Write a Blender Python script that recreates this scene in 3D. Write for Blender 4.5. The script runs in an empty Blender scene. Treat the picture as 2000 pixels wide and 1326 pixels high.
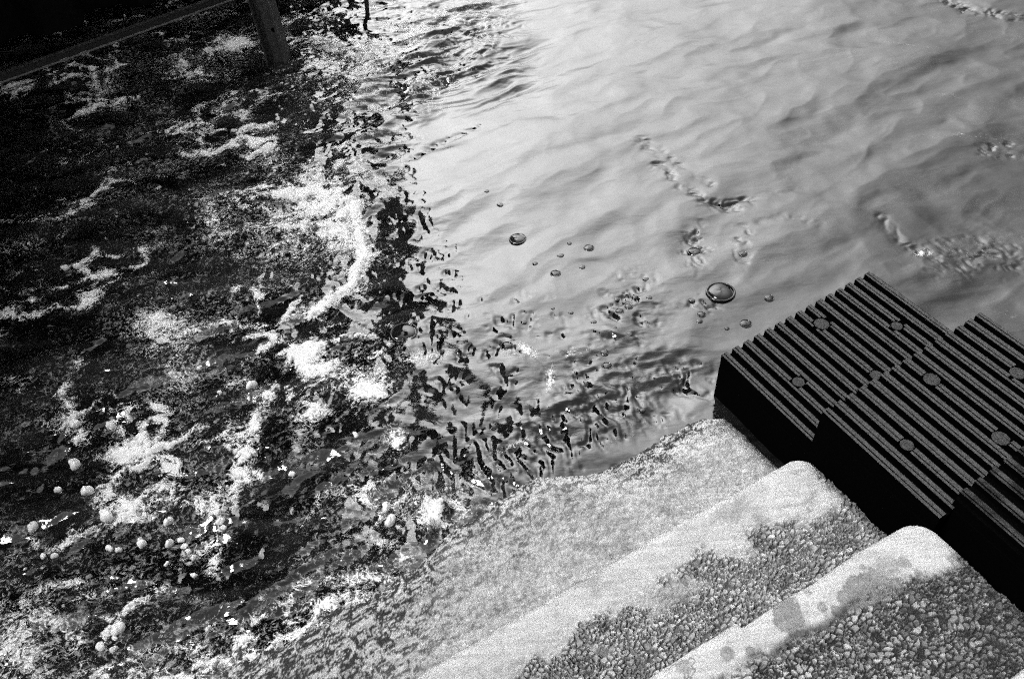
import bpy, math
import numpy as np
from mathutils import Matrix, Vector

S = bpy.context.scene
# ------------------------------------------------------------------ camera
H = 2.0                                   # camera height above the water
F = 1555.0                                # focal length in pixels of a 2000 px wide frame (28 mm)
PITCH, ROLL, YAW = (math.radians(a) for a in (46.64, -5.46, 25.5))
cp, sp, cr, sr = math.cos(PITCH), math.sin(PITCH), math.cos(ROLL), math.sin(ROLL)
right0 = np.array([1, 0, 0.]); fwd = np.array([0, cp, -sp]); up0 = np.array([0, sp, cp])
cam_x = cr * right0 + sr * up0
cam_y = -sr * right0 + cr * up0
CAM = np.stack([cam_x, cam_y, -fwd])
cam = bpy.data.cameras.new('camera'); camo = bpy.data.objects.new('camera', cam)
S.collection.objects.link(camo); S.camera = camo
cam.sensor_width = 36.0; cam.lens = 36.0 * F / 2000.0
cam.clip_start = 0.02; cam.clip_end = 4000
m = Matrix([[*row] for row in CAM.T]).to_4x4(); m.translation = (0, 0, H)
camo.matrix_world = m

# ------------------------------------------------------------------ sky and light (heavy overcast)
SUN_EL, SUN_AZ = math.radians(55), math.radians(250)     # azimuth clockwise from +Y
W = bpy.data.worlds.new('World'); S.world = W; W.use_nodes = True
nt = W.node_tree; nt.nodes.clear()
def N(t, **kw):
    n = nt.nodes.new(t)
    for k, v in kw.items(): setattr(n, k, v)
    return n
def mth(op, a, b=None, clamp=False):
    n = N('ShaderNodeMath', operation=op); n.use_clamp = clamp
    for i, v in enumerate((a, b)):
        if v is None: continue
        if isinstance(v, (int, float)): n.inputs[i].default_value = v
        else: nt.links.new(v, n.inputs[i])
    return n.outputs[0]
sky = N('ShaderNodeTexSky', sky_type='NISHITA', sun_disc=False)
sky.sun_elevation = SUN_EL; sky.sun_rotation = SUN_AZ
sky.air_density = 1.0; sky.dust_density = 4.0
bw = N('ShaderNodeRGBToBW'); nt.links.new(sky.outputs[0], bw.inputs[0])
tc = N('ShaderNodeTexCoord')
def lobe(el, az, power):
    d = N('ShaderNodeVectorMath', operation='DOT_PRODUCT'); nt.links.new(tc.outputs['Generated'], d.inputs[0])
    e, a = math.radians(el), math.radians(az)
    d.inputs[1].default_value = (math.cos(e) * math.sin(a), math.cos(e) * math.cos(a), math.sin(e))
    return mth('POWER', mth('MAXIMUM', d.outputs['Value'], 0.0), power)
clouds = N('ShaderNodeTexNoise'); clouds.inputs['Scale'].default_value = 2.2; clouds.inputs['Detail'].default_value = 4
nt.links.new(tc.outputs['Generated'], clouds.inputs['Vector'])
cl = mth('ADD', mth('MULTIPLY', clouds.outputs['Fac'], 0.9), 0.55)
bright = mth('ADD', mth('MULTIPLY', lobe(38, -10, 7.5), 29.0), 1.5)        # bright break in the clouds over the open water
skyv = mth('ADD', mth('MULTIPLY', bright, cl), mth('MULTIPLY', bw.outputs[0], 0.10))
bg = N('ShaderNodeBackground'); bg.inputs['Strength'].default_value = 0.13
nt.links.new(skyv, bg.inputs['Color'])
wo = N('ShaderNodeOutputWorld'); nt.links.new(bg.outputs[0], wo.inputs['Surface'])

sun = bpy.data.lights.new('sun', 'SUN'); suno = bpy.data.objects.new('sun', sun); S.collection.objects.link(suno)
sun.energy = 1.9; sun.angle = math.radians(16); sun.color = (1, 1, 1)
sdir = Vector((math.cos(SUN_EL) * math.sin(SUN_AZ), math.cos(SUN_EL) * math.cos(SUN_AZ), math.sin(SUN_EL)))
suno.rotation_euler = sdir.to_track_quat('Z', 'Y').to_euler()

S.view_settings.view_transform = 'Standard'; S.view_settings.look = 'None'
S.view_settings.exposure = 0.92; S.view_settings.gamma = 1.0
# coarse sampling without denoising keeps a fine film-like grain
S.cycles.use_denoising = False
S.cycles.max_bounces = 5; S.cycles.diffuse_bounces = 3; S.cycles.glossy_bounces = 3
S.cycles.use_adaptive_sampling = True; S.cycles.adaptive_threshold = 0.11; S.cycles.adaptive_min_samples = 8
S.cycles.filter_width = 1.3

# ------------------------------------------------------------------ helpers
rng = np.random.default_rng(7)
nx, ny = math.cos(YAW), math.sin(YAW)
def at(px, py, z=0.0):
    """the place at height z that the photograph shows at pixel (px, py)"""
    d = CAM.T @ np.array([(px - 1000) / F, -(py - 663) / F, -1.0])
    t = (z - H) / d[2]
    return np.array([0, 0, H]) + t * d
def to_nr(p): return np.array([p[0] * nx + p[1] * ny, -p[0] * ny + p[1] * nx])   # stair coordinates: n along the noses, r down the flight
def xy(n, r): return n * nx - r * ny, n * ny + r * nx
def sstep(a, b, x):
    t = np.clip((x - a) / (b - a), 0, 1); return t * t * (3 - 2 * t)
def hash2(i, j, k):
    h = (i.astype(np.int64) * 374761393 + j.astype(np.int64) * 668265263 + k * 1274126177) & 0xFFFFFFFF
    h = ((h ^ (h >> 13)) * 1274126177) & 0xFFFFFFFF
    h = h ^ (h >> 16)
    return (h & 0xFFFFFF) / float(0x1000000)
def perlin(x, y, seed):
    xi, yi = np.floor(x), np.floor(y); fx, fy = x - xi, y - yi
    u = fx * fx * fx * (fx * (fx * 6 - 15) + 10); v = fy * fy * fy * (fy * (fy * 6 - 15) + 10)
    def g(a, b):
        t = hash2(xi + a, yi + b, seed) * 6.2831853
        return np.cos(t) * (fx - a) + np.sin(t) * (fy - b)
    return 1.5 * ((g(0, 0) * (1 - u) + g(1, 0) * u) * (1 - v) + (g(0, 1) * (1 - u) + g(1, 1) * u) * v)
def fbm(x, y, seed, octs=4, gain=0.5, lac=2.1):
    s = 0; a = 1.0; n = 0
    for o in range(octs):
        s = s + a * perlin(x, y, seed + 17 * o); n += a; a *= gain; x = x * lac + 3.1; y = y * lac - 1.7
    return s / n
def ridged(x, y, seed, octs=4, gain=0.55):
    s = 0; a = 1.0; n = 0
    for o in range(octs):
        s = s + a * (1 - np.abs(perlin(x, y, seed + 31 * o)) * 1.6); n += a; a *= gain; x = x * 2.05 + 1.3; y = y * 2.05 - 4.7
    return s / n
def cells(x, y, seed):
    """jittered cells: nearest distance, second distance, a random number per cell"""
    xi, yi = np.floor(x), np.floor(y)
    f1 = np.full(x.shape, 9.0); f2 = np.full(x.shape, 9.0); cid = np.zeros(x.shape); tilt = np.zeros(x.shape)
    for a in (-1, 0, 1):
        for b in (-1, 0, 1):
            px = xi + a + hash2(xi + a, yi + b, seed); py = yi + b + hash2(xi + a, yi + b, seed + 5)
            d = np.hypot(px - x, py - y); r = hash2(xi + a, yi + b, seed + 9)
            near = d < f1
            f2 = np.where(near, f1, np.minimum(f2, d)); cid = np.where(near, r, cid); f1 = np.where(near, d, f1)
            tilt = np.where(near, (px - x) * (hash2(xi + a, yi + b, seed + 13) - .5) * 2 + (py - y) * (hash2(xi + a, yi + b, seed + 17) - .5) * 2, tilt)
    return f1, f2, cid, tilt

def mesh_obj(name, verts, faces, mats, parent=None, smooth=True, attrs=None, mat_idx=None, col=None):
    me = bpy.data.meshes.new(name)
    verts = np.asarray(verts, dtype=np.float32)
    if isinstance(faces, np.ndarray):
        nf, k = faces.shape
        me.vertices.add(len(verts)); me.vertices.foreach_set('co', verts.ravel())
        me.loops.add(nf * k); me.loops.foreach_set('vertex_index', faces.astype(np.int32).ravel())
        me.polygons.add(nf); me.polygons.foreach_set('loop_start', np.arange(0, nf * k, k, dtype=np.int32))
        me.update(calc_edges=True)
    else:
        me.from_pydata([tuple(map(float, v)) for v in verts], [], faces); me.update()
    for mt in (mats if isinstance(mats, (list, tuple)) else [mats]): me.materials.append(mt)
    if mat_idx is not None: me.polygons.foreach_set('material_index', np.asarray(mat_idx, dtype=np.int32))
    me.polygons.foreach_set('use_smooth', np.full(len(me.polygons), smooth))
    for k, v in (attrs or {}).items():
        a = me.attributes.new(k, 'FLOAT', 'POINT'); a.data.foreach_set('value', np.asarray(v, dtype=np.float32).ravel())
    me.validate()
    o = bpy.data.objects.new(name, me); S.collection.objects.link(o)
    if parent: o.parent = parent
    return o
def grid_faces(nu, nv):
    i = np.arange(nu * nv).reshape(nu, nv)
    return np.stack([i[:-1, :-1], i[1:, :-1], i[1:, 1:], i[:-1, 1:]], -1).reshape(-1, 4)
def thing(name, label, cat, loc=(0, 0, 0), group=None):
    o = bpy.data.objects.new(name, None); S.collection.objects.link(o); o.location = loc
    o.empty_display_size = 0.1
    return tag(o, label, cat, group)
def tag(o, label=None, cat=None, group=None, kind=None):
    if label: o['label'] = label
    if cat: o['category'] = cat
    if group: o['group'] = group
    if kind: o['kind'] = kind
    return o
class MB:
    """collects simple solids into one mesh"""
    def __init__(s): s.v = []; s.f = []; s.m = []
    def add(s, vs, fs, m=0):
        b = len(s.v); s.v += [tuple(map(float, p)) for p in vs]; s.f += [tuple(b + i for i in f) for f in fs]
        s.m += (m if isinstance(m, list) else [m] * len(fs))
    def nrbox(s, n0, n1, r0, r1, z0, z1, m=0, mtop=None, wob=0.0):
        q = []; SK = 0.042
        for z in (z0, z1):
            for n, r in ((n0, r0), (n1, r0), (n1, r1), (n0, r1)):
                x, y = xy(n + rng.uniform(-wob, wob), r + SK * (n - 1.24)); q.append((x, y, z))
        fs = [(3, 2, 1, 0), (4, 5, 6, 7), (0, 1, 5, 4), (1, 2, 6, 5), (2, 3, 7, 6), (3, 0, 4, 7)]
        s.add(q, fs, [m, m if mtop is None else mtop, m, m, m, m])
    def tube(s, pts, rad, k=12, m=0):
        pts = [np.array(p, float) for p in pts]; rings = []
        for i, p in enumerate(pts):
            t = pts[min(i + 1, len(pts) - 1)] - pts[max(i - 1, 0)]; t /= np.linalg.norm(t)
            a = np.cross(t, [0.3, 0.1, 1.0] if abs(t[2]) < 0.9 else [1, 0, 0]); a /= np.linalg.norm(a); b = np.cross(t, a)
            rings.append([p + rad * (math.cos(2 * math.pi * j / k) * a + math.sin(2 * math.pi * j / k) * b) for j in range(k)])
        vs = [q for r in rings for q in r]; fs = []
        for i in range(len(pts) - 1):
            for j in range(k): fs.append((i * k + j, i * k + (j + 1) % k, (i + 1) * k + (j + 1) % k, (i + 1) * k + j))
        fs.append(tuple(range(k - 1, -1, -1))); fs.append(tuple((len(pts) - 1) * k + j for j in range(k)))
        s.add(vs, fs, m)
    def build(s, name, mats, parent=None, smooth=False):
        return mesh_obj(name, s.v, s.f, mats, parent, smooth, mat_idx=s.m)

# ------------------------------------------------------------------ materials
class Mat:
    def __init__(s, name):
        s.m = bpy.data.materials.new(name); s.m.use_nodes = True; s.t = s.m.node_tree
        s.p = s.t.nodes['Principled BSDF']; s.out = s.t.nodes['Material Output']
        s.pos = s.n('ShaderNodeNewGeometry').outputs['Position']
    def n(s, t, **kw):
        n = s.t.nodes.new(t)
        for k, v in kw.items(): setattr(n, k, v)
        return n
    def put(s, sock, v):
        if isinstance(v, (int, float)): sock.default_value = v
        elif isinstance(v, tuple): sock.default_value = v
        else: s.t.links.new(v, sock)
    def math(s, op, a, b=0.0, clamp=False):
        n = s.n('ShaderNodeMath', operation=op); n.use_clamp = clamp; s.put(n.inputs[0], a); s.put(n.inputs[1], b); return n.outputs[0]
    def attr(s, k): return s.n('ShaderNodeAttribute', attribute_name=k).outputs['Fac']
    def noise(s, scale, detail=3.0, rough=0.55, vec=None, dist=0.0):
        n = s.n('ShaderNodeTexNoise'); s.put(n.inputs['Scale'], scale); s.put(n.inputs['Detail'], detail); s.put(n.inputs['Roughness'], rough)
        s.put(n.inputs['Distortion'], dist); s.put(n.inputs['Vector'], vec if vec is not None else s.pos); return n.outputs['Fac']
    def vor(s, scale, feature='F1', vec=None):
        n = s.n('ShaderNodeTexVoronoi', feature=feature); s.put(n.inputs['Scale'], scale); s.put(n.inputs['Vector'], vec if vec is not None else s.pos); return n.outputs['Distance']
    def ramp(s, f, a, b, lo=0.0, hi=1.0):
        n = s.n('ShaderNodeMapRange', interpolation_type='SMOOTHSTEP'); s.put(n.inputs[0], f); s.put(n.inputs[1], a); s.put(n.inputs[2], b); s.put(n.inputs[3], lo); s.put(n.inputs[4], hi); return n.outputs[0]
    def mix(s, f, a, b):
        n = s.n('ShaderNodeMix', data_type='FLOAT'); s.put(n.inputs[0], f); s.put(n.inputs[2], a); s.put(n.inputs[3], b); return n.outputs[0]
    def base(s, v): s.t.links.new(v, s.p.inputs['Base Color'])
    def bump(s, h, strength=0.5, dist=0.01):
        n = s.n('ShaderNodeBump'); s.put(n.inputs['Strength'], strength); s.put(n.inputs['Distance'], dist); s.put(n.inputs['Height'], h)
        s.t.links.new(n.outputs[0], s.p.inputs['Normal'])
    def vscale(s, v, rot):
        n = s.n('ShaderNodeMapping'); s.put(n.inputs['Vector'], s.pos); n.inputs['Scale'].default_value = v; n.inputs['Rotation'].default_value = rot; return n.outputs[0]

# sea water with foam
M_water = Mat('sea_water'); w = M_water
foam = w.attr('foam'); ag = w.attr('agitation')
def threads(scale, width, dist):
    n = w.math('ABSOLUTE', w.math('SUBTRACT', w.noise(scale, 4.0, 0.6, dist=dist), 0.5))
    return w.ramp(n, 0.0, width, 1.0, 0.0)
th1 = threads(26.0, 0.075, 1.4); th2 = threads(75.0, 0.10, 0.8)
sp2 = w.noise(55.0, 3.0, 0.6, dist=0.6); sp1 = w.noise(170.0, 3.0, 0.65)
det = w.math('ADD', w.math('MULTIPLY', th1, 0.34), w.math('MULTIPLY', th2, 0.26))
det = w.math('ADD', det, w.math('MULTIPLY', w.math('SUBTRACT', sp1, 0.5), 0.32))
fz = w.math('ADD', foam, w.math('SUBTRACT', det, 0.22))
ff = w.ramp(fz, 0.24, 0.74)
aer = w.math('MULTIPLY', w.ramp(w.math('ADD', w.noise(44.0, 5.0, 0.7, dist=1.4), w.math('MULTIPLY', th1, 0.05)), 0.52, 0.64), w.ramp(w.math('ADD', w.attr('aeration'), w.math('MULTIPLY', w.math('SUBTRACT', sp2, 0.5), 1.2)), 0.15, 0.8))
silt = w.noise(3.0, 5.0, 0.6, vec=w.vscale((0.6, 2.2, 1), (0, 0, math.radians(-25))), dist=0.8)
turbid = w.ramp(silt, 0.38, 0.72, 0.002, 0.018)
w.base(w.mix(ff, w.math('ADD', turbid, w.math('MULTIPLY', aer, 0.20)), 0.68))
w.put(w.p.inputs['Roughness'], w.mix(ff, 0.10, 0.75))
w.put(w.p.inputs['IOR'], 1.65)
w.put(w.p.inputs['Specular IOR Level'], w.mix(ff, 0.5, 0.25))
rip = w.noise(1.0, 3.0, 0.5, vec=w.vscale((18.0, 48.0, 30.0), (0, 0, math.radians(-24))), dist=0.5)
w.bump(rip, w.math('ADD', w.math('MULTIPLY', ag, 0.20), 0.03), 0.014)

# froth clumps
M_froth = Mat('white_froth'); M_froth.put(M_froth.p.inputs['Roughness'], 0.6)
M_froth.base(M_froth.ramp(M_froth.noise(40.0), 0.3, 0.7, 0.5, 0.7))
M_drop = Mat('aerated_water_drop'); M_drop.put(M_drop.p.inputs['Roughness'], 0.25)
M_drop.base(M_drop.ramp(M_drop.noise(120.0), 0.3, 0.7, 0.72, 0.85))
M_bub = Mat('bubble_film'); M_bub.put(M_bub.p.inputs['Roughness'], 0.06); M_bub.put(M_bub.p.inputs['IOR'], 1.5)
M_bub.base(M_bub.ramp(M_bub.noise(9.0), 0.4, 0.7, 0.004, 0.010))

# concrete of the stairs
M_con = Mat('worn_concrete'); c = M_con
alb = c.attr('albedo')
gr = c.noise(420.0, 3.0, 0.7)
strk = c.noise(30.0, 4.0, 0.6, vec=c.vscale((0.25, 3.0, 1), (0, 0, -YAW)))
v = c.math('MULTIPLY', alb, c.ramp(gr, 0.25, 0.75, 0.75, 1.2))
v = c.math('MULTIPLY', v, c.ramp(strk, 0.3, 0.7, 0.86, 1.1))
c.base(v); c.put(c.p.inputs['Roughness'], c.attr('rough')); c.put(c.p.inputs['Specular IOR Level'], 0.35)
c.bump(c.math('ADD', gr, c.noise(180.0, 3.0, 0.6)), 0.30, 0.004)

def plastic(name, lo, hi, rough, scale=300.0):
    q = Mat(name); q.base(q.ramp(q.noise(scale, 3.0, 0.7), 0.3, 0.7, lo, hi)); q.put(q.p.inputs['Roughness'], rough)
    q.put(q.p.inputs['Specular IOR Level'], 0.25); q.bump(q.noise(scale * 1.5), 0.25, 0.002); return q
M_black = plastic('black_rubber', 0.0008, 0.002, 0.9)
M_black.put(M_black.p.inputs['Specular IOR Level'], 0.0)
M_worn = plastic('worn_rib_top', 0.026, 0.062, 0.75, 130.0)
M_worn2 = plastic('wet_rib_top', 0.002, 0.045, 0.8, 28.0)
M_steel = plastic('painted_steel', 0.015, 0.035, 0.5, 120.0)
M_post = plastic('weathered_post_steel', 0.03, 0.065, 0.5, 60.0)
M_cap = plastic('cap_top', 0.018, 0.04, 0.75, 130.0)
M_edge = plastic('rubbed_steel_edge', 0.12, 0.22, 0.5, 80.0)
M_dark = plastic('tarred_steel_plate', 0.003, 0.006, 0.85, 25.0)
M_dark.put(M_dark.p.inputs['Specular IOR Level'], 0.05)

# ------------------------------------------------------------------ the water: one sheet to the horizon
def axis(lo, hi, step, far):
    core = np.arange(lo, hi + step / 2, step)
    ext = step * np.cumsum(1.32 ** np.arange(1, 40)); ext = ext[ext < far]
    return np.concatenate([(lo - ext)[::-1], core, hi + ext])
ux = axis(-3.5, 3.2, 0.0062, 900.0); uy = axis(0.35, 5.4, 0.0062, 900.0)
X, Y = np.meshgrid(ux, uy, indexing='ij')
NN = X * nx + Y * ny; RR = -X * ny + Y * nx

def blob(px, py, a, b, ang=0.0, hard=1.0):
    """soft ellipse on the water: centre and half axes from the picture, turned into metres on the surface"""
    c0 = at(px, py)[:2]; t = math.radians(ang)
    e1 = at(px + a * math.cos(t), py - a * math.sin(t))[:2] - c0
    e2 = at(px + b * math.sin(t), py + b * math.cos(t))[:2] - c0
    J = np.linalg.inv(np.stack([e1, e2], 1))
    u = J[0, 0] * (X - c0[0]) + J[0, 1] * (Y - c0[1]); v = J[1, 0] * (X - c0[0]) + J[1, 1] * (Y - c0[1])
    return np.exp(-np.power(np.minimum(u * u + v * v, 60.0), hard))
def polydist(pts):
    """distance to a polyline on the water and which side of it a point lies on"""
    P = [at(*p)[:2] for p in pts]; best = np.full(X.shape, 1e9); side = np.zeros(X.shape)
    for p, q in zip(P[:-1], P[1:]):
        d = q - p; L2 = d @ d
        t = np.clip(((X - p[0]) * d[0] + (Y - p[1]) * d[1]) / L2, 0, 1)
        ex, ey = X - p[0] - t * d[0], Y - p[1] - t * d[1]; dd = np.hypot(ex, ey)
        s = np.sign(d[0] * ey - d[1] * ex); nb = dd < best
        side = np.where(nb, s, side); best = np.where(nb, dd, best)
    return best, side

wx = X + 0.10 * fbm(X * 2.2, Y * 2.2, 901, 3); wy = Y + 0.10 * fbm(X * 2.2 + 9, Y * 2.2, 902, 3)
# agitation: choppy in the lee of the pier, calm on the open right
bd, bs = polydist([(1060, -150), (1000, 20), (900, 150), (800, 250), (770, 330), (745, 420), (740, 560), (780, 700), (800, 850), (860, 980), (800, 1150), (560, 1500)])
left = sstep(-0.16, 0.10, bd * bs * np.sign((bd * bs)[np.abs(ux + 1.5).argmin(), np.abs(uy - 2.0).argmin()]) + 0.12 * fbm(X * 4, Y * 4, 77, 3))
ag = 0.10 + 0.75 * left
for b in [(820, 520, 90, 130, 0, .35), (960, 720, 140, 90, 0, .5), (1230, 620, 70, 110, -30, .55), (1180, 760, 150, 70, 0, .55), (1050, 850, 150, 60, 25, .75),
          (1300, 720, 80, 50, 0, .5), (900, 900, 80, 80, 0, .5), (900, 110, 110, 60, 30, .15), (1360, 480, 40, 50, 0, .35),
          (1900, 480, 110, 45, 0, .35), (1960, 290, 50, 20, 0, .4), (1000, 150, 60, 50, 40, .35), (1450, 490, 30, 50, 0, .3)]:
    ag = ag + b[5] * blob(*b[:5])
near = sstep(-8, -3.5, X) * (1 - sstep(3.2, 9, X)) * (1 - sstep(5.4, 11, Y))
ag = np.clip(ag, 0, 1) * (0.35 + 0.65 * near)
sx, sy = X * math.cos(0.42) + Y * math.sin(0.42), -X * math.sin(0.42) + Y * math.cos(0.42)     # wave crests run up to the right
qx_ = sx + 0.12 * fbm(X * 3, Y * 3, 15, 3); qy_ = sy + 0.07 * fbm(X * 3, Y * 3, 16, 3)
Z = 0.027 * fbm(qx_ * 0.9, qy_ * 2.1, 11, 3) + 0.0080 * (ridged(qx_ * 1.5 + 5, qy_ * 3.6, 12, 2) - .5) + 0.0003 * fbm(qx_ * 9, qy_ * 32, 13, 3)
Z = Z + (blob(890, 100, 130, 70, 30) + 0.7 * blob(760, 170, 120, 60, 20) + .4 * blob(1000, 160, 80, 50, 30)) * 0.052 * (ridged(qx_ * 1.4, qy_ * 6.5, 18, 3, 0.4) - 0.5)
chop = ridged(wx * 3.0, wy * 4.6, 21, 3, 0.40) - 0.55
Z = Z + ag ** 1.3 * (0.030 * chop + 0.0050 * fbm((qx_ + .03 * chop) * 7.0, (qy_ + .02 * chop) * 20.0, 23, 3)) * near
crk = 0.30 * left
for b in [(830, 560, 70, 130, 0, .55), (930, 720, 120, 90, 0, .8), (1225, 610, 60, 80, -30, .9), (1180, 770, 150, 70, 0, .9), (1060, 870, 150, 60, 25, 1.0), (980, 940, 130, 60, 28, 1.0), (1330, 740, 70, 50, 0, .9),
          (900, 920, 80, 80, 0, .9), (1410, 398, 40, 12, -25, .35), (900, 90, 120, 60, 30, .7), (1360, 480, 30, 45, 0, .8), (1450, 480, 20, 40, 0, .7), (1370, 600, 40, 30, 0, .7),
          (1900, 500, 120, 40, 0, .5), (1960, 290, 45, 16, 0, .9), (1000, 620, 120, 50, 0, .4), (1100, 680, 80, 40, 0, .5), (800, 430, 40, 90, 0, .5)]:
    crk = np.maximum(crk, b[5] * blob(*b[:5], hard=1.5))
band = (np.exp(-((RR - 1.27) / 0.15) ** 2) * sstep(0.1, 0.3, NN) * (1 - sstep(1.0, 1.2, NN)))
crk = np.maximum(crk, band)
pm = sstep(0.00, 0.16, fbm(X * 12, Y * 15, 81, 4)); pm = np.maximum(pm, 0.75 * band)
tx, ty = X + 0.03 * fbm(X * 9, Y * 9, 83, 2), Y + 0.03 * fbm(X * 9, Y * 9, 84, 2)
Z = Z - crk * pm * 0.026 * (np.clip(ridged((tx * .95 + ty * .33) * 27, (ty * .95 - tx * .33) * 8.5, 85, 3) - 0.42, 0, 1) + 0.16 * fbm((tx * .95 + ty * .33) * 40, (ty * .95 - tx * .33) * 16, 86, 2)) * near
fold = ridged((X + .05 * fbm(X * 8, Y * 8, 91, 3)) * 11, (Y + .05 * fbm(X * 8, Y * 8, 92, 3)) * 17, 93, 3, 0.5) - 0.30
# sharp little creases on the calm side
for pts, wdt, dep in [([(1255, 275), (1290, 330), (1330, 365), (1375, 395), (1420, 405), (1455, 392)], .020, .017),
                      
                      ([(1290, 290), (1340, 335), (1390, 362)], .012, .007),
                      ([(1720, 425), (1755, 470), (1800, 492)], .018, .012), ([(1850, -5), (1900, 22), (2010, 38)], .03, .018),
                      ([(800, 310), (860, 275), (940, 245)], .014, .009), ([(1400, 405), (1480, 385), (1540, 370)], .016, .006),
                      ([(1450, 440), (1530, 425), (1600, 442)], .014, .006), ([(1800, 495), (1900, 505), (2010, 512)], .016, .007),
                      ([(900, 170), (990, 110)], .02, .014), ([(830, 190), (920, 120), (990, 70)], .02, .014)]:
    d, s = polydist(pts)
    dj = d + 0.5 * wdt * fbm(X * 14, Y * 14, 57, 3)
    env = np.exp(-(dj / (wdt * 1.5)) ** 2) * np.clip(0.7 + 1.2 * fbm(X * 6, Y * 6, 55, 3), 0, 1.2)
    Z = Z - 1.5 * dep * env * np.clip(fold, 0, 1)
# where it washes over the lowest dry step and heaps up at the left end of the flight
Z = Z + 0.014 * np.exp(-((RR - 1.2) / 0.16) ** 2) * (1 - sstep(0.55, 1.0, NN)) * (NN > -3)
Z = Z + 0.035 * blob(20, 1290, 220, 150, 20) + 0.05 * blob(868, 1005, 14, 16) + 0.035 * blob(840, 1035, 10, 22) + 0.03 * blob(835, 985, 9, 20)

# foam density
fm = np.zeros(X.shape)
FO = [(660, 450, 55, 60, 0, .75), (560, 450, 110, 75, 0, .50), (420, 430, 38, 70, 10, .55), (520, 310, 80, 35, -25, .45), (600, 400, 80, 22, 0, .5),
      (320, 640, 62, 55, 0, .66), (355, 725, 45, 55, 0, .45), (600, 690, 42, 26, -20, .85), (660, 725, 95, 42, -15, .55), (725, 765, 48, 28, 15, .85), (835, 702, 55, 16, 10, .55),
      (460, 748, 32, 18, 20, .6), (610, 803, 32, 22, -10, .75), (500, 830, 16, 40, 0, .5), (312, 795, 28, 13, -25, .85), (515, 775, 25, 30, 0, .4),
      (265, 878, 62, 22, 8, .85), (320, 890, 130, 45, -5, .36), (460, 925, 110, 45, 15, .36), (235, 985, 60, 55, 0, .42), (340, 955, 60, 26, 25, .5),
      (455, 84, 46, 16, 12, .95), (785, 52, 42, 9, -5, .85), (805, 75, 16, 22, 0, .6), (380, 115, 150, 32, 15, .30), (640, 105, 60, 36, 0, .45), (665, 125, 26, 16, 0, .5), (700, 170, 60, 50, 0, .35),
      (205, 170, 16, 46, -20, .38), (235, 205, 22, 14, 0, .4), (104, 235, 12, 40, 0, .34), (540, 305, 50, 16, -25, .45), (470, 265, 45, 14, 55, .4), (400, 300, 90, 14, 8, .36),
      (50, 1250, 110, 120, 0, .60), (100, 1150, 130, 18, 12, .5), (300, 1140, 110, 13, -20, .42), (300, 1290, 110, 36, 15, .42), (415, 1095, 16, 30, -20, .75), (180, 1180, 90, 40, 10, .34),
      (560, 1230, 170, 70, 25, .24), (420, 1290, 120, 60, 20, .26), (380, 1070, 70, 20, 30, .4), (775, 860, 22, 20, 30, .85), (855, 1005, 46, 28, 0, .85), (820, 990, 40, 50, 0, .35), (700, 1150, 90, 30, 38, .34), (900, 960, 50, 40, 20, .3),
      (1000, 690, 40, 14, -35, .30), (1030, 688, 22, 10, -35, .9), (1075, 742, 9, 26, -5, .85), (1120, 690, 40, 10, 10, .35), (990, 880, 60, 8, 25, .55), (880, 690, 30, 30, 0, .25),
      (1800, 494, 16, 8, 0, .85), (1890, 268, 80, 7, -3, .3), (1640, 65, 70, 5, -8, .22), (1780, 90, 70, 5, -8, .22), (1900, 500, 90, 25, 0, .20), (1850, 185, 60, 6, -10, .2), (1970, 615, 40, 8, -20, .2), (930, 15, 60, 12, 0, .2),
      (880, 30, 60, 14, -8, .22), (760, 110, 60, 30, 20, .35), (560, 620, 20, 14, 0, .3), (120, 820, 60, 20, 0, .3), (40, 480, 60, 20, 10, .25), (60, 600, 80, 20, 10, .22), (230, 330, 50, 40, 40, .25), (690, 560, 40, 30, 0, .45), (700, 335, 60, 25, -30, .35)]
for b in FO: fm = np.maximum(fm, b[5] * blob(*b[:5], hard=0.9)) + 0.12 * b[5] * blob(*b[:5])
for pts, wdt, den in [([(545, 385), (600, 376), (655, 384), (688, 400), (700, 450), (707, 500), (685, 550), (650, 580), (610, 612)], .035, 1.0),
                      ([(180, 130), (190, 170), (225, 190)], .02, .45), ([(660, 85), (720, 130), (700, 180), (680, 200)], .03, .45)]:
    d, s = polydist(pts); fm = np.maximum(fm, den * np.exp(-(d / wdt) ** 2))
w2x = X + 0.16 * fbm(X * 2.6, Y * 2.6, 911, 3) + 0.035 * fbm(X * 11, Y * 11, 913, 3); w2y = Y + 0.16 * fbm(X * 2.6 + 4, Y * 2.6, 912, 3) + 0.035 * fbm(X * 11, Y * 11, 914, 3)
lace = np.clip(ridged(w2x * 4.5 + 3, w2y * 7.0, 41, 5, 0.6) - 0.50, -.3, 1); patch = sstep(-0.12, 0.28, fbm(w2x * 2.0, w2y * 3.0, 47, 3))
lace2 = fbm(wx * 14, wy * 18, 43, 4)
chs = sstep(-0.05, 0.25, chop)
fm0 = fm.copy()
frontier = left * sstep(-2.4, -1.2, X + 0.25 * Y) 
fil = ridged(w2x * 9, w2y * 13, 49, 4, 0.7)
fm = fm * (0.62 + 0.55 * lace2 + 0.42 * fil) - 0.30 * (fm > 0.02) * sstep(0.9, 0.3, fm) * (0.75 - fil) + frontier * (0.10 + 0.75 * patch) * np.clip(lace * 2.6, -0.2, 0.9) + 0.05 * frontier * chs - 0.16
fm = fm + 0.05 * ag
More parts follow.
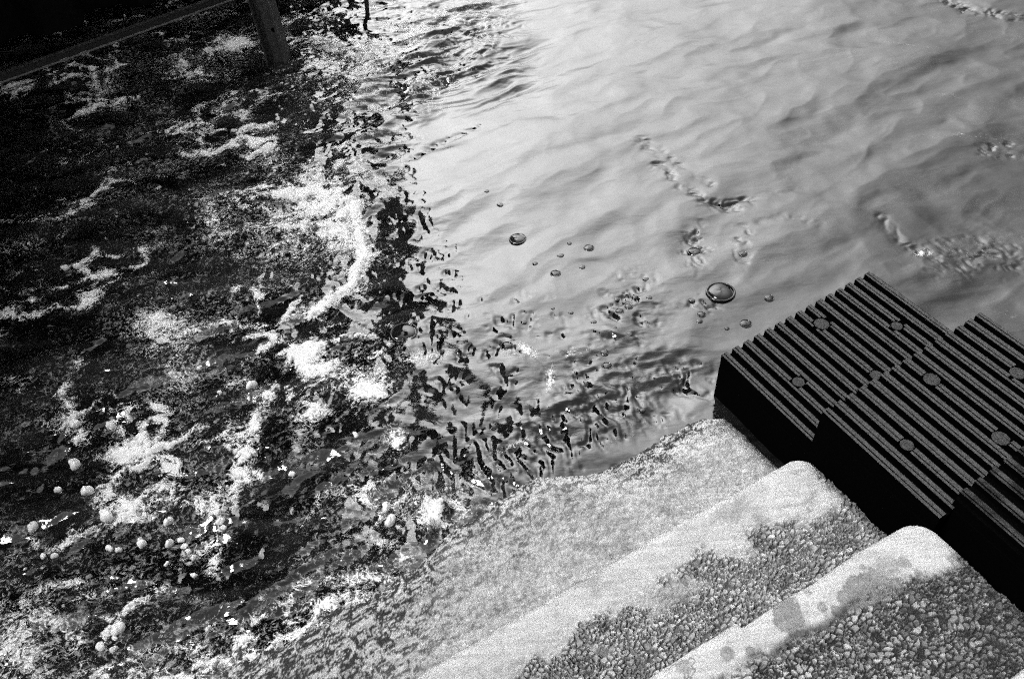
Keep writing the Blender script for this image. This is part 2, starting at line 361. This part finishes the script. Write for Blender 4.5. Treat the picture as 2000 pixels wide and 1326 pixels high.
# thin lace left on the step by the last wave
wash = np.exp(-((RR - 1.16) / 0.12) ** 2) * (1 - sstep(0.2, 0.9, NN)) * (NN > -2.5)
fm = fm + (0.06 + 0.5 * lace2) * np.exp(-((RR - 1.15 - 0.13 * np.exp(-((NN - 0.5) / 0.23) ** 2) - 0.05 * fbm(X * 6, Y * 6, 63, 3)) / 0.022) ** 2) * (NN < 1.0) * (NN > -2)
fm = fm + wash * (0.14 + 0.7 * lace2)
fm = np.clip(fm, -0.3, 1.1) * near + (-0.3) * (1 - near)
Z = Z + near * 0.016 * sstep(0.35, 0.95, fm) * (0.7 + 0.8 * fbm(X * 22, Y * 22, 61, 3))
aerf = np.clip(1.1 * fm0 + left * (0.10 + 0.55 * sstep(-0.25, 0.35, fbm(w2x * 3.2, w2y * 5.0, 71, 4))) * sstep(-2.7, -1.0, X + 0.1 * Y) + 0.25 * np.exp(-((RR - 1.12) / 0.2) ** 2) * (NN < 0.6), 0, 1.2) * near
FM, AG = fm, ag
water = mesh_obj('water', np.stack([X, Y, Z], -1).reshape(-1, 3), grid_faces(*X.shape), M_water.m, attrs={'foam': fm, 'agitation': ag, 'aeration': aerf})
tag(water, 'dark choppy harbour water breaking into white foam and calming to pale grey', 'water', kind='structure')
def zwater(x, y):
    return float(Z[np.abs(ux - x).argmin(), np.abs(uy - y).argmin()])

# loose froth: countless little flecks standing on the foam
x0, x1 = np.searchsorted(ux, [-2.9, 1.6]); y0, y1 = np.searchsorted(uy, [0.7, 5.2])
fx, fy, fz_, fd = (A[x0:x1, y0:y1].ravel() for A in (X, Y, Z, FM))
lf = left[x0:x1, y0:y1].ravel(); rrr = RR[x0:x1, y0:y1].ravel()
fcl = sstep(0.05, 0.45, fbm(fx * 6, fy * 8, 95, 4))
prob = (np.clip(fd - 0.10, 0, 1) ** 1.5 * 0.03 + 0.0022 * lf * fcl) / (0.4 + 0.3 * fy) * (rrr > 1.15)
pick = np.flatnonzero(rng.random(len(fx)) < prob)
K = len(pick)
octv = np.array([[1, 0, 0], [0, 1, 0], [-1, 0, 0], [0, -1, 0], [0, 0, 1], [0, 0, -1]], float)
octf = np.array([[0, 1, 4], [1, 2, 4], [2, 3, 4], [3, 0, 4], [1, 0, 5], [2, 1, 5], [3, 2, 5], [0, 3, 5]])
rad = np.exp(rng.normal(math.log(0.0026), 0.45, K)) * (1 + 0.25 * fy[pick])
sc = rad[:, None] * rng.uniform(0.6, 1.5, (K, 3)); ang = rng.uniform(0, 6.28, K)
vv = octv[None] * sc[:, None, :]; ca, sa = np.cos(ang)[:, None], np.sin(ang)[:, None]
vx = vv[..., 0] * ca - vv[..., 1] * sa + fx[pick][:, None] + rng.uniform(-.003, .003, K)[:, None]
vy = vv[..., 0] * sa + vv[..., 1] * ca + fy[pick][:, None] + rng.uniform(-.003, .003, K)[:, None]
vz = vv[..., 2] + (fz_[pick] + rad * 0.2)[:, None]
ff_ = (octf[None] + 6 * np.arange(K)[:, None, None]).reshape(-1, 3)
tag(mesh_obj('foam_flecks', np.stack([vx, vy, vz], -1).reshape(-1, 3), ff_, M_froth.m), 'white flecks of froth scattered over the dark choppy water at the left', 'foam', kind='stuff')

# ------------------------------------------------------------------ concrete stairs running down into the water
stairs = thing('concrete_stairs', 'worn pale concrete stairs with pebbled treads running down into the water', 'stairs', (*xy(0.6, 0.6), -0.4))
def part_of(o, p):
    o.parent = p; o.matrix_parent_inverse = Matrix.Translation(-p.location); return o
NSE = 1.215
SPOTS = [(1540, 1205, 30, .17), (1545, 1180, 20, .17), (1605, 1185, 11, .2), (1540, 1190, 26, .19), (1690, 1150, 36, .17), (1725, 1140, 32, .18), (1660, 1170, 26, .18), (1735, 1105, 24, .26), (1765, 1098, 14, .24),
         (1685, 1106, 7, .24), (1735, 1137, 5, .2), (1750, 1142, 5, .2), (1795, 1120, 10, .22), (1580, 1155, 8, .26), (1555, 1170, 6, .28), (1420, 1275, 14, .2), (1465, 1272, 11, .22), (1338, 1300, 16, .25), (1545, 1230, 12, .2), (1640, 1195, 16, .17)]
def make_step(rf, depth, z, fine_lo, fine, kind, lo=-1.9):
    nn = np.concatenate([np.arange(lo, fine_lo, 0.016), np.arange(fine_lo, NSE + 0.012, fine)])
    rr = np.arange(rf - depth - 0.02, rf + (0.23 if kind == 'low' else 0.012), fine)
    A, B = np.meshgrid(nn, rr, indexing='ij')
    edge_n = NSE + 0.006 * fbm(B * 9, A * 0 + z * 10, 201, 3)
    edge_r = rf + (0.06 * sstep(0.5, 0.1, A) + 0.15 * np.exp(-((A - 0.50) / 0.23) ** 2) + 0.03 * fbm(A * 6, A * 0, 207, 3) * sstep(1.0, .6, A) if kind == 'low' else 0) + 0.007 * fbm(A * 5, A * 0 + z * 13, 202, 4)
    if kind == 'top':                                             # a strip of the nose has broken away at the left
        edge_r = edge_r + 0.016 * (1 - sstep(0.675, 0.69, A + 0.01 * fbm(B * 40, A * 40, 3, 2)))
    qx, qy = A - (edge_n - 0.06), B - (edge_r - 0.06)              # plan rounded at the corner
    d = -(np.hypot(np.maximum(qx, 0), np.maximum(qy, 0)) + np.minimum(np.maximum(qx, qy), 0) - 0.06)
    RN = 0.034 + 0.022 * sstep(0.95, 1.2, A) + (0.08 * sstep(1.05, 0.7, A) if kind == 'low' else 0)
    t = np.clip(d, 0, RN)
    drop = RN - np.sqrt(np.maximum(RN ** 2 - (RN - t) ** 2, 0))
    h = z - drop * 0.9 - np.where(d < 0, np.minimum(-d * 60, 0.30), 0)
    back = edge_r - B
    # how far the smooth nosing reaches back before the aggregate is laid bare
    band = {'top': 0.088, 'mid': 0.10, 'low': 0.12, 'sunk': 0.1}[kind] + 0.020 * fbm(A * 9, B * 9, 210, 4)
    if kind == 'mid': band = band + 0.075 * sstep(0.75, 1.2, A) + 0.0 * A
    if kind == 'top': band = band + 0.05 * sstep(0.95, 1.15, A)
    bare = sstep(-0.022, 0.022, back - band + 0.022 * fbm(A * 55, B * 55, 211, 3)) if kind != 'low' else sstep(0.0, 0.05, back - band) * 0.45
    side = sstep(0.045, 0.0, NSE - 0.02 - A) * sstep(0.0, 0.03, back - (0.05 if kind != 'top' else .1))
    bare = np.maximum(bare, 0.8 * side)
    if kind == 'mid':
        patch = sstep(0.02, 0.14, fbm(A * 7, B * 7, 215, 3) + 0.05)
        bare = bare * (0.35 + 0.65 * np.maximum(patch, sstep(0.16, 0.20, back)))
    wa, wb = A + 0.004 * fbm(A * 50, B * 50, 5, 3), B + 0.004 * fbm(A * 50 + 7, B * 50, 6, 3)
    q = {'top': 70.0, 'mid': 74.0, 'low': 60.0, 'sunk': 60.0}[kind]
    f1, f2, cid, tl = cells(wa * q, wb * q * 1.1, 300)
    g1, g2, gid, gl = cells(wa * q * 1.9, wb * q * 2.0, 310)
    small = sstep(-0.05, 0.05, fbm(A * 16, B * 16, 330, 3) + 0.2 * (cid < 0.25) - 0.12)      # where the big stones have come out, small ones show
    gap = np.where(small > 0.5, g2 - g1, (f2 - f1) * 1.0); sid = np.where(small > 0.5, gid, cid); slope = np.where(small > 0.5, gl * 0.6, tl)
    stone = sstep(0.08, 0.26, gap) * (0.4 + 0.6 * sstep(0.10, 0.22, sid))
    amp = {'top': 0.0062, 'mid': 0.0095, 'low': 0.0030, 'sunk': 0.003}[kind]
    h = h + bare * amp * (stone * (0.55 + 0.7 * sid + 0.9 * slope) - 0.7) + bare * 0.0014 * fbm(A * 70, B * 70, 219, 4)
    h = h + 0.0030 * fbm(A * 14, B * 14, 220, 4) + 0.0008 * fbm(A * 120, B * 120, 221, 3)
    cid = sid
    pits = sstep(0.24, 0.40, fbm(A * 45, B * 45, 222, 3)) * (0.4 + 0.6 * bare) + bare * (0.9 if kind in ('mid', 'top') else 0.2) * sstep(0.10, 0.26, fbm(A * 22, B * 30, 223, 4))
    h = h - 0.004 * pits
    # colour: cement paste, pale worn nose, each stone its own grey
    cem = {'top': 0.38, 'mid': 0.40, 'low': 0.39, 'sunk': 0.1}[kind] * (1 + 0.25 * fbm(A * 11, B * 11, 230, 4))
    if kind == 'top': cem = cem * 1.08
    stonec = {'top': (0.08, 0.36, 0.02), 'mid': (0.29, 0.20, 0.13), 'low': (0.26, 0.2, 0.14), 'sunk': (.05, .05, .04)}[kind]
    scol = np.where(stone > 0.45, stonec[0] + stonec[1] * cid ** 1.4, stonec[2])  # gaps between stones: cement paste, darkened with painted crevice shade
    a = (cem * (1 - bare) + scol * bare) * (1 - (0.30 if kind == 'mid' else 0.5) * np.clip(pits, 0, 1) * bare)  # crevice shade painted into the pits as well
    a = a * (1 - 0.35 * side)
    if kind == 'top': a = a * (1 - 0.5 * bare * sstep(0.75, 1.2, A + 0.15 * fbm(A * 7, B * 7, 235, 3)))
    if kind == 'low':
        wet = sstep(0.22 + 0.20 * np.exp(-((A - 0.55) / 0.3) ** 2) + 0.25 * sstep(0.6, -0.2, A), 0.0, back + 0.12 * fbm(A * 5, B * 5, 262, 3) + 0.03)
        h = h - 0.030 * sstep(0.16, 0.0, back) + 0.008 * wet * fbm(A * 34, B * 34, 263, 4) - 0.006 * sstep(0.6, -0.4, A) * sstep(0.25, 0.0, back) + 0.018 * fbm(A * 9, B * 9, 260, 4)
        mot = fbm(A * 34 + 2 * fbm(A * 20, B * 20, 9, 2), B * 40, 240, 6, 0.85)
        wetl = sstep(0.55, -0.1, A + 0.5 * (0.3 - back) + 0.25 * fbm(A * 6, B * 6, 242, 3))
        a = a * (1 - np.clip(0.25 + 0.40 * wetl + 0.85 * wet, 0, 0.95) * sstep(0.08 - 0.16 * wet - 0.05 * wetl, 0.16 - 0.14 * wet - 0.05 * wetl, mot)) * (1 + 0.25 * sstep(0.1, 0.35, -mot))
    crack = sstep(0.016, 0.004, np.abs(fbm(A * 4, B * 4, 280, 5, 0.6))) * sstep(0.08, 0.22, fbm(A * 3, B * 3, 281, 2)) * (1 - bare)
    a = a * (1 - 0.75 * crack) * (1 - (0.08 if kind == 'top' else 0.30) * sstep(0.08, 0.3, fbm(A * 7, B * 12, 282, 5, 0.65))); h = h - 0.002 * crack
    if kind == 'mid':
        wetl = sstep(0.35, -0.2, A + 0.2 * fbm(A * 6, B * 6, 243, 3)); mot = fbm(A * 60, B * 70, 241, 5, 0.7)
        a = a * (1 - 0.5 * wetl * sstep(0.0, 0.25, mot))
        h = h - 0.10 * sstep(0.15, -0.45, A)
    if kind == 'top':                                             # lichen blots and the dark seam behind the nosing
        px_, py_ = xy(A, B)
        for (u, v_, rad_, al) in SPOTS:
            c0 = at(u, v_, z); R0 = np.linalg.norm(at(u + rad_, v_, z) - c0)
            dd = np.hypot(px_ - c0[0], py_ - c0[1]) / R0 + 0.55 * fbm(A * 45, B * 45, 250 + int(u) % 7, 4)
            k = sstep(1.10, 0.90, dd) * (0.92 + 0.35 * fbm(A * 60, B * 60, 253, 3)); a = a * (1 - k) + al * k * (1 + 0.3 * fbm(A * 150, B * 150, 251, 2))
        seam = np.exp(-((back - band + 0.004) / 0.011) ** 2) * (1 - sstep(0.86, 1.0, A)) * sstep(-0.2, 0.2, fbm(A * 6, B * 2, 252, 3) + .12)
        a = a * (1 - 0.72 * seam)
    a = np.where(kind != 'low', a * (1 - 0.85 * sstep(0.006, 0.0, d + 0.003 * fbm(A * 40, B * 40, 270, 3))), a)   # contact shade painted as a dark line along the step edge
    x, y = xy(A, B)
    V = np.stack([x, y, h], -1).reshape(-1, 3)
    F4 = grid_faces(*A.shape)
    nose = (1 - bare).ravel()[F4].mean(1) > 0.5 if kind not in ('low', 'sunk') else (back < band).ravel()[F4].mean(1) > 0.5
    rough = np.full(A.shape, 0.85)
    st = None
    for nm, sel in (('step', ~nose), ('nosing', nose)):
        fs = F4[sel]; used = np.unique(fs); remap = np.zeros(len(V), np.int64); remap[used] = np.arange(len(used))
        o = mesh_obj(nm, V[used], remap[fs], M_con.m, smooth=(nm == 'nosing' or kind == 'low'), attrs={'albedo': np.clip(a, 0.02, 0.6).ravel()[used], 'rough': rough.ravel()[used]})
        if st is None: part_of(o, stairs); st = o
        else: o.parent = st; o.matrix_parent_inverse = Matrix.Identity(4); o.parent = st
        # keep every piece where it was built
        o.matrix_parent_inverse = (Matrix.Translation(-stairs.location) if o is st else Matrix.Identity(4))
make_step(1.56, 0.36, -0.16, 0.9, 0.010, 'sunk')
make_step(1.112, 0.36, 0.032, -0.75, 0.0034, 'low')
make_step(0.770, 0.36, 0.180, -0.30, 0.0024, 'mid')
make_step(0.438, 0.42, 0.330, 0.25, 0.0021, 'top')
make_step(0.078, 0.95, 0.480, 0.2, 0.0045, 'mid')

# ------------------------------------------------------------------ ribbed black step blocks beside the stairs
def ribbed_block(label, n0, n1, r0, r1, z, caps, zbot, wornmat, pitch=0.043, soft=False):
    t = thing('ribbed_step_block', label, 'step block', (*xy((n0 + n1) / 2, (r0 + r1) / 2), zbot), 'ribbed black step blocks beside the stairs')
    keep = lambda o: part_of(o, t)
    b = MB(); b.nrbox(n0, n1, r0, r1 - 0.001, zbot, z - 0.020)
    # side skirt, a little proud, with a moulded lip
    b.nrbox(n0 - 0.004, n0 - 0.0005, r0 + 0.002, r1 - 0.004, zbot, z - 0.052)
    keep(b.build('body', [M_black.m]))
    rb = MB(); k = int(round((n1 - n0) / pitch)); pitch = (n1 - n0) / k
    C = [(to_nr(at(u, v, z)), rd) for u, v, rd in caps]; C = [(np.array([q_[0], q_[1] - 0.042 * (q_[0] - 1.24)]), rd) for q_, rd in C]
    def rib(a0, a1, zt):
        cuts = []
        for (cc, rd) in C:
            m_ = min(abs(cc[0] - a0), abs(cc[0] - a1)) if not (a0 < cc[0] < a1) else 0.0
            rad_ = rd + 0.0022
            if m_ < rad_: hw = math.sqrt(rad_ ** 2 - m_ ** 2); cuts.append((cc[1] - hw, cc[1] + hw))
        cuts.sort(); a = r0 + 0.001
        for c0, c1 in cuts + [(r1, r1)]:
            if c0 - a > 0.004:
                L = c0 - a; kk = max(1, int(L / 0.05))
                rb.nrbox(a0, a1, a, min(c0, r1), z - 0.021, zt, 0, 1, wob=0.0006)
            a = max(a, c1)
    for i in range(k):
        s = n0 + i * pitch
        if soft: rib(s + 0.010, s + 0.016, z - 0.004); rib(s + 0.0162, s + 0.026, z); rib(s + 0.0262, s + 0.033, z - 0.005)
        else: rib(s + 0.0005, s + 0.0082, z - 0.0008); rib(s + 0.0108, s + 0.0220, z)
    keep(rb.build('rib_tread', [M_black.m, wornmat.m]))
    for (cc, rd) in C:
        cb = MB(); x, y = xy(cc[0], cc[1] + 0.042 * (cc[0] - 1.24)); kk = 22; vs = []
        for (rr_, zz) in ((rd, z - 0.02), (rd, z - 0.0015), (rd - 0.001, z - 0.0004), (0.0, z + 0.0002)):
            if rr_ == 0: vs.append((x, y, zz)); break
            for j in range(kk):
                e = rr_ * (1 + 0.05 * math.sin(3 * j + cc[0] * 50)); vs.append((x + e * math.cos(j * 2 * math.pi / kk), y + e * math.sin(j * 2 * math.pi / kk), zz))
        fs = []
        for q in range(2):
            for j in range(kk): fs.append((q * kk + j, q * kk + (j + 1) % kk, (q + 1) * kk + (j + 1) % kk, (q + 1) * kk + j))
        for j in range(kk): fs.append((2 * kk + j, 2 * kk + (j + 1) % kk, 3 * kk))
        cb.add(vs, fs, [1] * kk + [0] * (2 * kk)); keep(cb.build('bolt_cap', [M_cap.m, M_black.m]))
    return t
ribbed_block('lowest ribbed black step block, standing in the water beyond the pale steps', 1.240, 1.896, 0.768, 1.150, 0.182,
             [(1605, 632, .023), (1560, 745, .018), (1752, 636, .017), (1712, 732, .018)], -0.35, M_worn)
ribbed_block('middle ribbed black step block with round bolt caps between its ribs', 1.228, 1.868, 0.398, 0.766, 0.330,
             [(1820, 740, .021), (1955, 855, .021), (1772, 868, .017), (1988, 728, .020)], -0.33, M_worn)
CN = to_nr(at(1872, 964, 0.375))
ribbed_block('nearest ribbed black step block, darkest and wettest, at the right edge', CN[0], CN[0] + 0.66, -0.06, CN[1], 0.375,
             [], -0.31, M_worn2, 0.049, True)

# ------------------------------------------------------------------ dark pier with beam and post
base = at(545, 117)
pier = thing('pier', 'tall black steel pier with a low waling beam and a post standing in the water', 'pier', (base[0], base[1], -0.5))
keep = lambda o: part_of(o, pier)
bdir = np.array([0.815, 0.579, 0.0]); bnor = np.array([-0.579, 0.815, 0.0])
def pbox(mb, o, u0, u1, v0, v1, z0, z1, m=0):
    q = [o + u * bdir + v * bnor + np.array([0, 0, zz]) for zz in (z0, z1) for u, v in ((u0, v0), (u1, v0), (u1, v1), (u0, v1))]
    mb.add(q, [(3, 2, 1, 0), (4, 5, 6, 7), (0, 1, 5, 4), (1, 2, 6, 5), (2, 3, 7, 6), (3, 0, 4, 7)], m)
endp = np.array([-1.0, 5.75, 0.0])
wl = MB()
prof = []                                                         # sheet piling: trapezoid corrugations
u = 0.0; out = True
while u > -9.0:
    prof += [(u, 0.0 if out else 0.14), (u - 0.20, 0.0 if out else 0.14)]; u -= 0.28; out = not out
pv = []
for zz in (-0.8, 10.0):
    for (a, b) in prof + [(prof[-1][0], 0.6), (0.0, 0.6)]:
        p = endp + a * bdir + b * bnor; pv.append((p[0], p[1], zz))
kq = len(prof) + 2
wl.add(pv, [(i, (i + 1) % kq, kq + (i + 1) % kq, kq + i) for i in range(kq)] + [tuple(range(kq)), tuple(range(2 * kq - 1, kq - 1, -1))])
obx = [(-4.35, -3.0), (-4.0, -3.0), (-4.0, 2.6), (-4.35, 2.6)]; wl.add([(x, y, zz) for zz in (-0.8, 3.9) for x, y in obx], [(3, 2, 1, 0), (4, 5, 6, 7), (0, 1, 5, 4), (1, 2, 6, 5), (2, 3, 7, 6), (3, 0, 4, 7)])   # unseen wall, added to shade the water at the left
keep(wl.build('wall_and_added_shade_wall', [M_dark.m]))
b1 = at(60, 130, 0.21); b2 = at(420, 2, 0.21); bb = (b2 - b1); bb /= np.linalg.norm(bb); bdir2 = bb
bn2 = np.array([-bb[1], bb[0], 0])
def obox(mb, o, d, nrm, u0, u1, v0, v1, z0, z1, m=0):
    q = [np.array([o[0], o[1], 0]) + u * d + v * nrm + np.array([0, 0, zz]) for zz in (z0, z1) for u, v in ((u0, v0), (u1, v0), (u1, v1), (u0, v1))]
    mb.add(q, [(3, 2, 1, 0), (4, 5, 6, 7), (0, 1, 5, 4), (1, 2, 6, 5), (2, 3, 7, 6), (3, 0, 4, 7)], m)
be = MB(); obox(be, b1, bb, bn2, -6.0, 1.7, -0.012, 0.012, 0.196, 0.222, 0); obox(be, b1, bb, bn2, -6.0, 1.7, -0.016, 0.016, 0.2225, 0.227, 0)
bo = keep(be.build('beam', [M_steel.m]))
lip = MB(); obox(lip, b1, bb, bn2, -6.0, 1.7, -0.020, -0.013, 0.188, 0.195, 0)
lo_ = lip.build('edge_strip', [M_edge.m]); lo_.parent = bo
po = MB(); pd = np.array([0.93, -0.36, 0]); pn = np.array([0.36, 0.93, 0])
obox(po, base, pd, pn, -0.050, 0.050, -0.006, 0.006, -0.6, 3.2)              # web facing the steps
obox(po, base, pd, pn, -0.058, -0.0505, -0.035, 0.035, -0.6, 3.2); obox(po, base, pd, pn, 0.0505, 0.058, -0.035, 0.035, -0.6, 3.2)
pp = keep(po.build('post', [M_post.m]))
bl = MB(); q0 = base + pd * 0.030 - pn * 0.0065
bl.tube([q0 + np.array([0, 0, 0.175]), q0 - pn * 0.014 + np.array([0, 0, 0.175])], 0.012, 6)
bo2 = bl.build('bolt', [M_black.m]); bo2.parent = pp
fp = MB(); e0 = at(714, 55)
fp.tube([e0 + np.array([0, 0, -0.5]), e0 + np.array([0, 0, .02]), at(718, 30, .08), at(716, 5, .17), at(706, -40, .30), at(690, -90, .5), at(670, -150, .8)], 0.013, 10)
keep(fp.build('fender_pipe', [M_steel.m], smooth=True))

# ------------------------------------------------------------------ drops thrown up by the splash, bubbles on the calm side
def uvsphere(rx, ry, rz, ku=14, kv=9, wob=0.0, seed=0, half=False):
    r_ = np.random.default_rng(seed); vs = []; fs = []
    ph = [r_.uniform(0, 6.28) for _ in range(4)]
    for i in range(kv + 1):
        t = (math.pi * (0.5 if half else 1.0)) * i / kv
        for j in range(ku):
            a = 2 * math.pi * j / ku; k = 1 + wob * (math.sin(2 * a + ph[0]) * math.sin(t) + 0.6 * math.sin(3 * a + ph[1] + 2 * t))
            vs.append((rx * k * math.sin(t) * math.cos(a), ry * k * math.sin(t) * math.sin(a), rz * k * math.cos(t)))
    for i in range(kv):
        for j in range(ku): fs.append((i * ku + j, (i + 1) * ku + j, (i + 1) * ku + (j + 1) % ku, i * ku + (j + 1) % ku))
    return vs, fs
def drop_at(i, u, v_, rp, el, label, group):
    p = at(u, v_); d = np.linalg.norm(p - [0, 0, H]); r_ = rp * d / F * 0.85
    vs, fs = uvsphere(r_ * 0.9, r_ * 1.05, r_ * el, wob=0.2, seed=i)
    o = mesh_obj('water_drop', vs, fs, M_drop.m); o.location = (p[0], p[1], zwater(p[0], p[1]) + r_ * 0.55)
    o.rotation_euler = (rng.uniform(-.3, .3), rng.uniform(-.3, .3), rng.uniform(0, 3))
    tag(o, label, 'water drop', group)
GD = 'white drops of water thrown up by the splash'
drop_at(0, 764, 1021, 13, 1.0, 'big round white drop at the edge of the dark water, lower of a touching pair', GD)
drop_at(1, 755, 993, 11, 1.25, 'oval white drop at the edge of the dark water, upper of a touching pair', GD)
drop_at(2, 234, 1230, 14, 0.85, 'largest white drop, oval, over the grey froth in the bottom left corner', GD)
drop_at(3, 147, 908, 12, 1.1, 'large pale drop over dark water close to the left edge, below two dim ones', GD)
for i, (u, v_, rp) in enumerate([(151, 833, 9), (218, 834, 9), (173, 961, 11), (110, 953, 6), (64, 1029, 10), (202, 1268, 9), (229, 1274, 7), (228, 1250, 5), (329, 1019, 9), (433, 1021, 9), (428, 1006, 7), (437, 1030, 6),
                                 (275, 1060, 8), (330, 1060, 8), (352, 1052, 7), (358, 1063, 7), (365, 1072, 6), (214, 1070, 6), (230, 1072, 6), (210, 1068, 5), (107, 1086, 6), (84, 1086, 6), (327, 1103, 5), (379, 1124, 6),
                                 (572, 929, 7), (486, 892, 8), (698, 858, 7), (492, 754, 10), (126, 521, 7), (152, 522, 7), (431, 770, 5), (210, 1010, 14), (375, 1085, 5), (270, 1050, 5), (160, 845, 5), (409, 1230, 6)]):
    drop_at(20 + i, u, v_, rp, rng.uniform(0.85, 1.35), 'small pale drop thrown up above the dark choppy water at the left', GD)

def bubble_at(i, u, v_, rp, label, group):
    p = at(u, v_); d = np.linalg.norm(p - [0, 0, H]); r_ = rp * d / F * 0.95
    vs, fs = uvsphere(r_, r_ * 0.95, r_ * 0.28, 20, 8, 0.08, i, half=True)
    o = mesh_obj('air_bubble', vs, fs, M_bub.m); o.location = (p[0], p[1], zwater(p[0], p[1]) - r_ * 0.05)
    tag(o, label, 'bubble', group)
    if rp >= 8:                                                   # the ring of water drawn up round it
        k1, k2 = 24, 8; vs = []; fs = []
        for a in range(k1):
            for b in range(k2):
                R_ = r_ * 1.04 + r_ * 0.10 * math.cos(b * 2 * math.pi / k2); t = a * 2 * math.pi / k1
                vs.append((R_ * math.cos(t), R_ * 0.96 * math.sin(t), r_ * 0.08 + r_ * 0.09 * math.sin(b * 2 * math.pi / k2)))
        for a in range(k1):
            for b in range(k2): fs.append((a * k2 + b, ((a + 1) % k1) * k2 + b, ((a + 1) % k1) * k2 + (b + 1) % k2, a * k2 + (b + 1) % k2))
        g = mesh_obj('rim', vs, fs, M_bub.m); g.parent = o
GB = 'air bubbles floating on the grey water'
bubble_at(0, 1407, 573, 26, 'largest dark bubble on the grey water, just beyond the black ribbed blocks', GB)
bubble_at(1, 1011, 466, 16, 'large lone dark bubble on the calm grey water, above a row of small ones', GB)
bubble_at(2, 790, 655, 26, 'broad flat bubble on the border between dark foam and grey water', GB)
SB = [(1150, 483, 11), (1095, 500, 8), (1085, 535, 11), (1045, 516, 7), (1137, 521, 8), (1112, 475, 6), (977, 401, 8), (951, 377, 6), (1357, 490, 14), (1366, 480, 8), (1451, 497, 9), (1502, 582, 10), (1457, 630, 12), (1370, 615, 9), (1352, 588, 7), (990, 680, 13), (1023, 632, 7), (1228, 600, 9), (1240, 580, 8), (1210, 610, 9), (1222, 590, 7), (1205, 585, 7), (1262, 545, 8), (1180, 690, 9), (1185, 715, 11), (1160, 632, 7), (1115, 612, 6), (1080, 605, 5), (1268, 583, 7), (1200, 645, 6), (1230, 655, 8), (835, 788, 8), (770, 905, 9), (962, 835, 10), (1255, 800, 7), (868, 660, 7), (1366, 628, 8), (1420, 640, 6)]
for i, (u, v_, r_) in enumerate(SB): bubble_at(10 + i, u, v_, r_ * 0.9, 'small dark round bubble on the grey water right of the foam', GB)
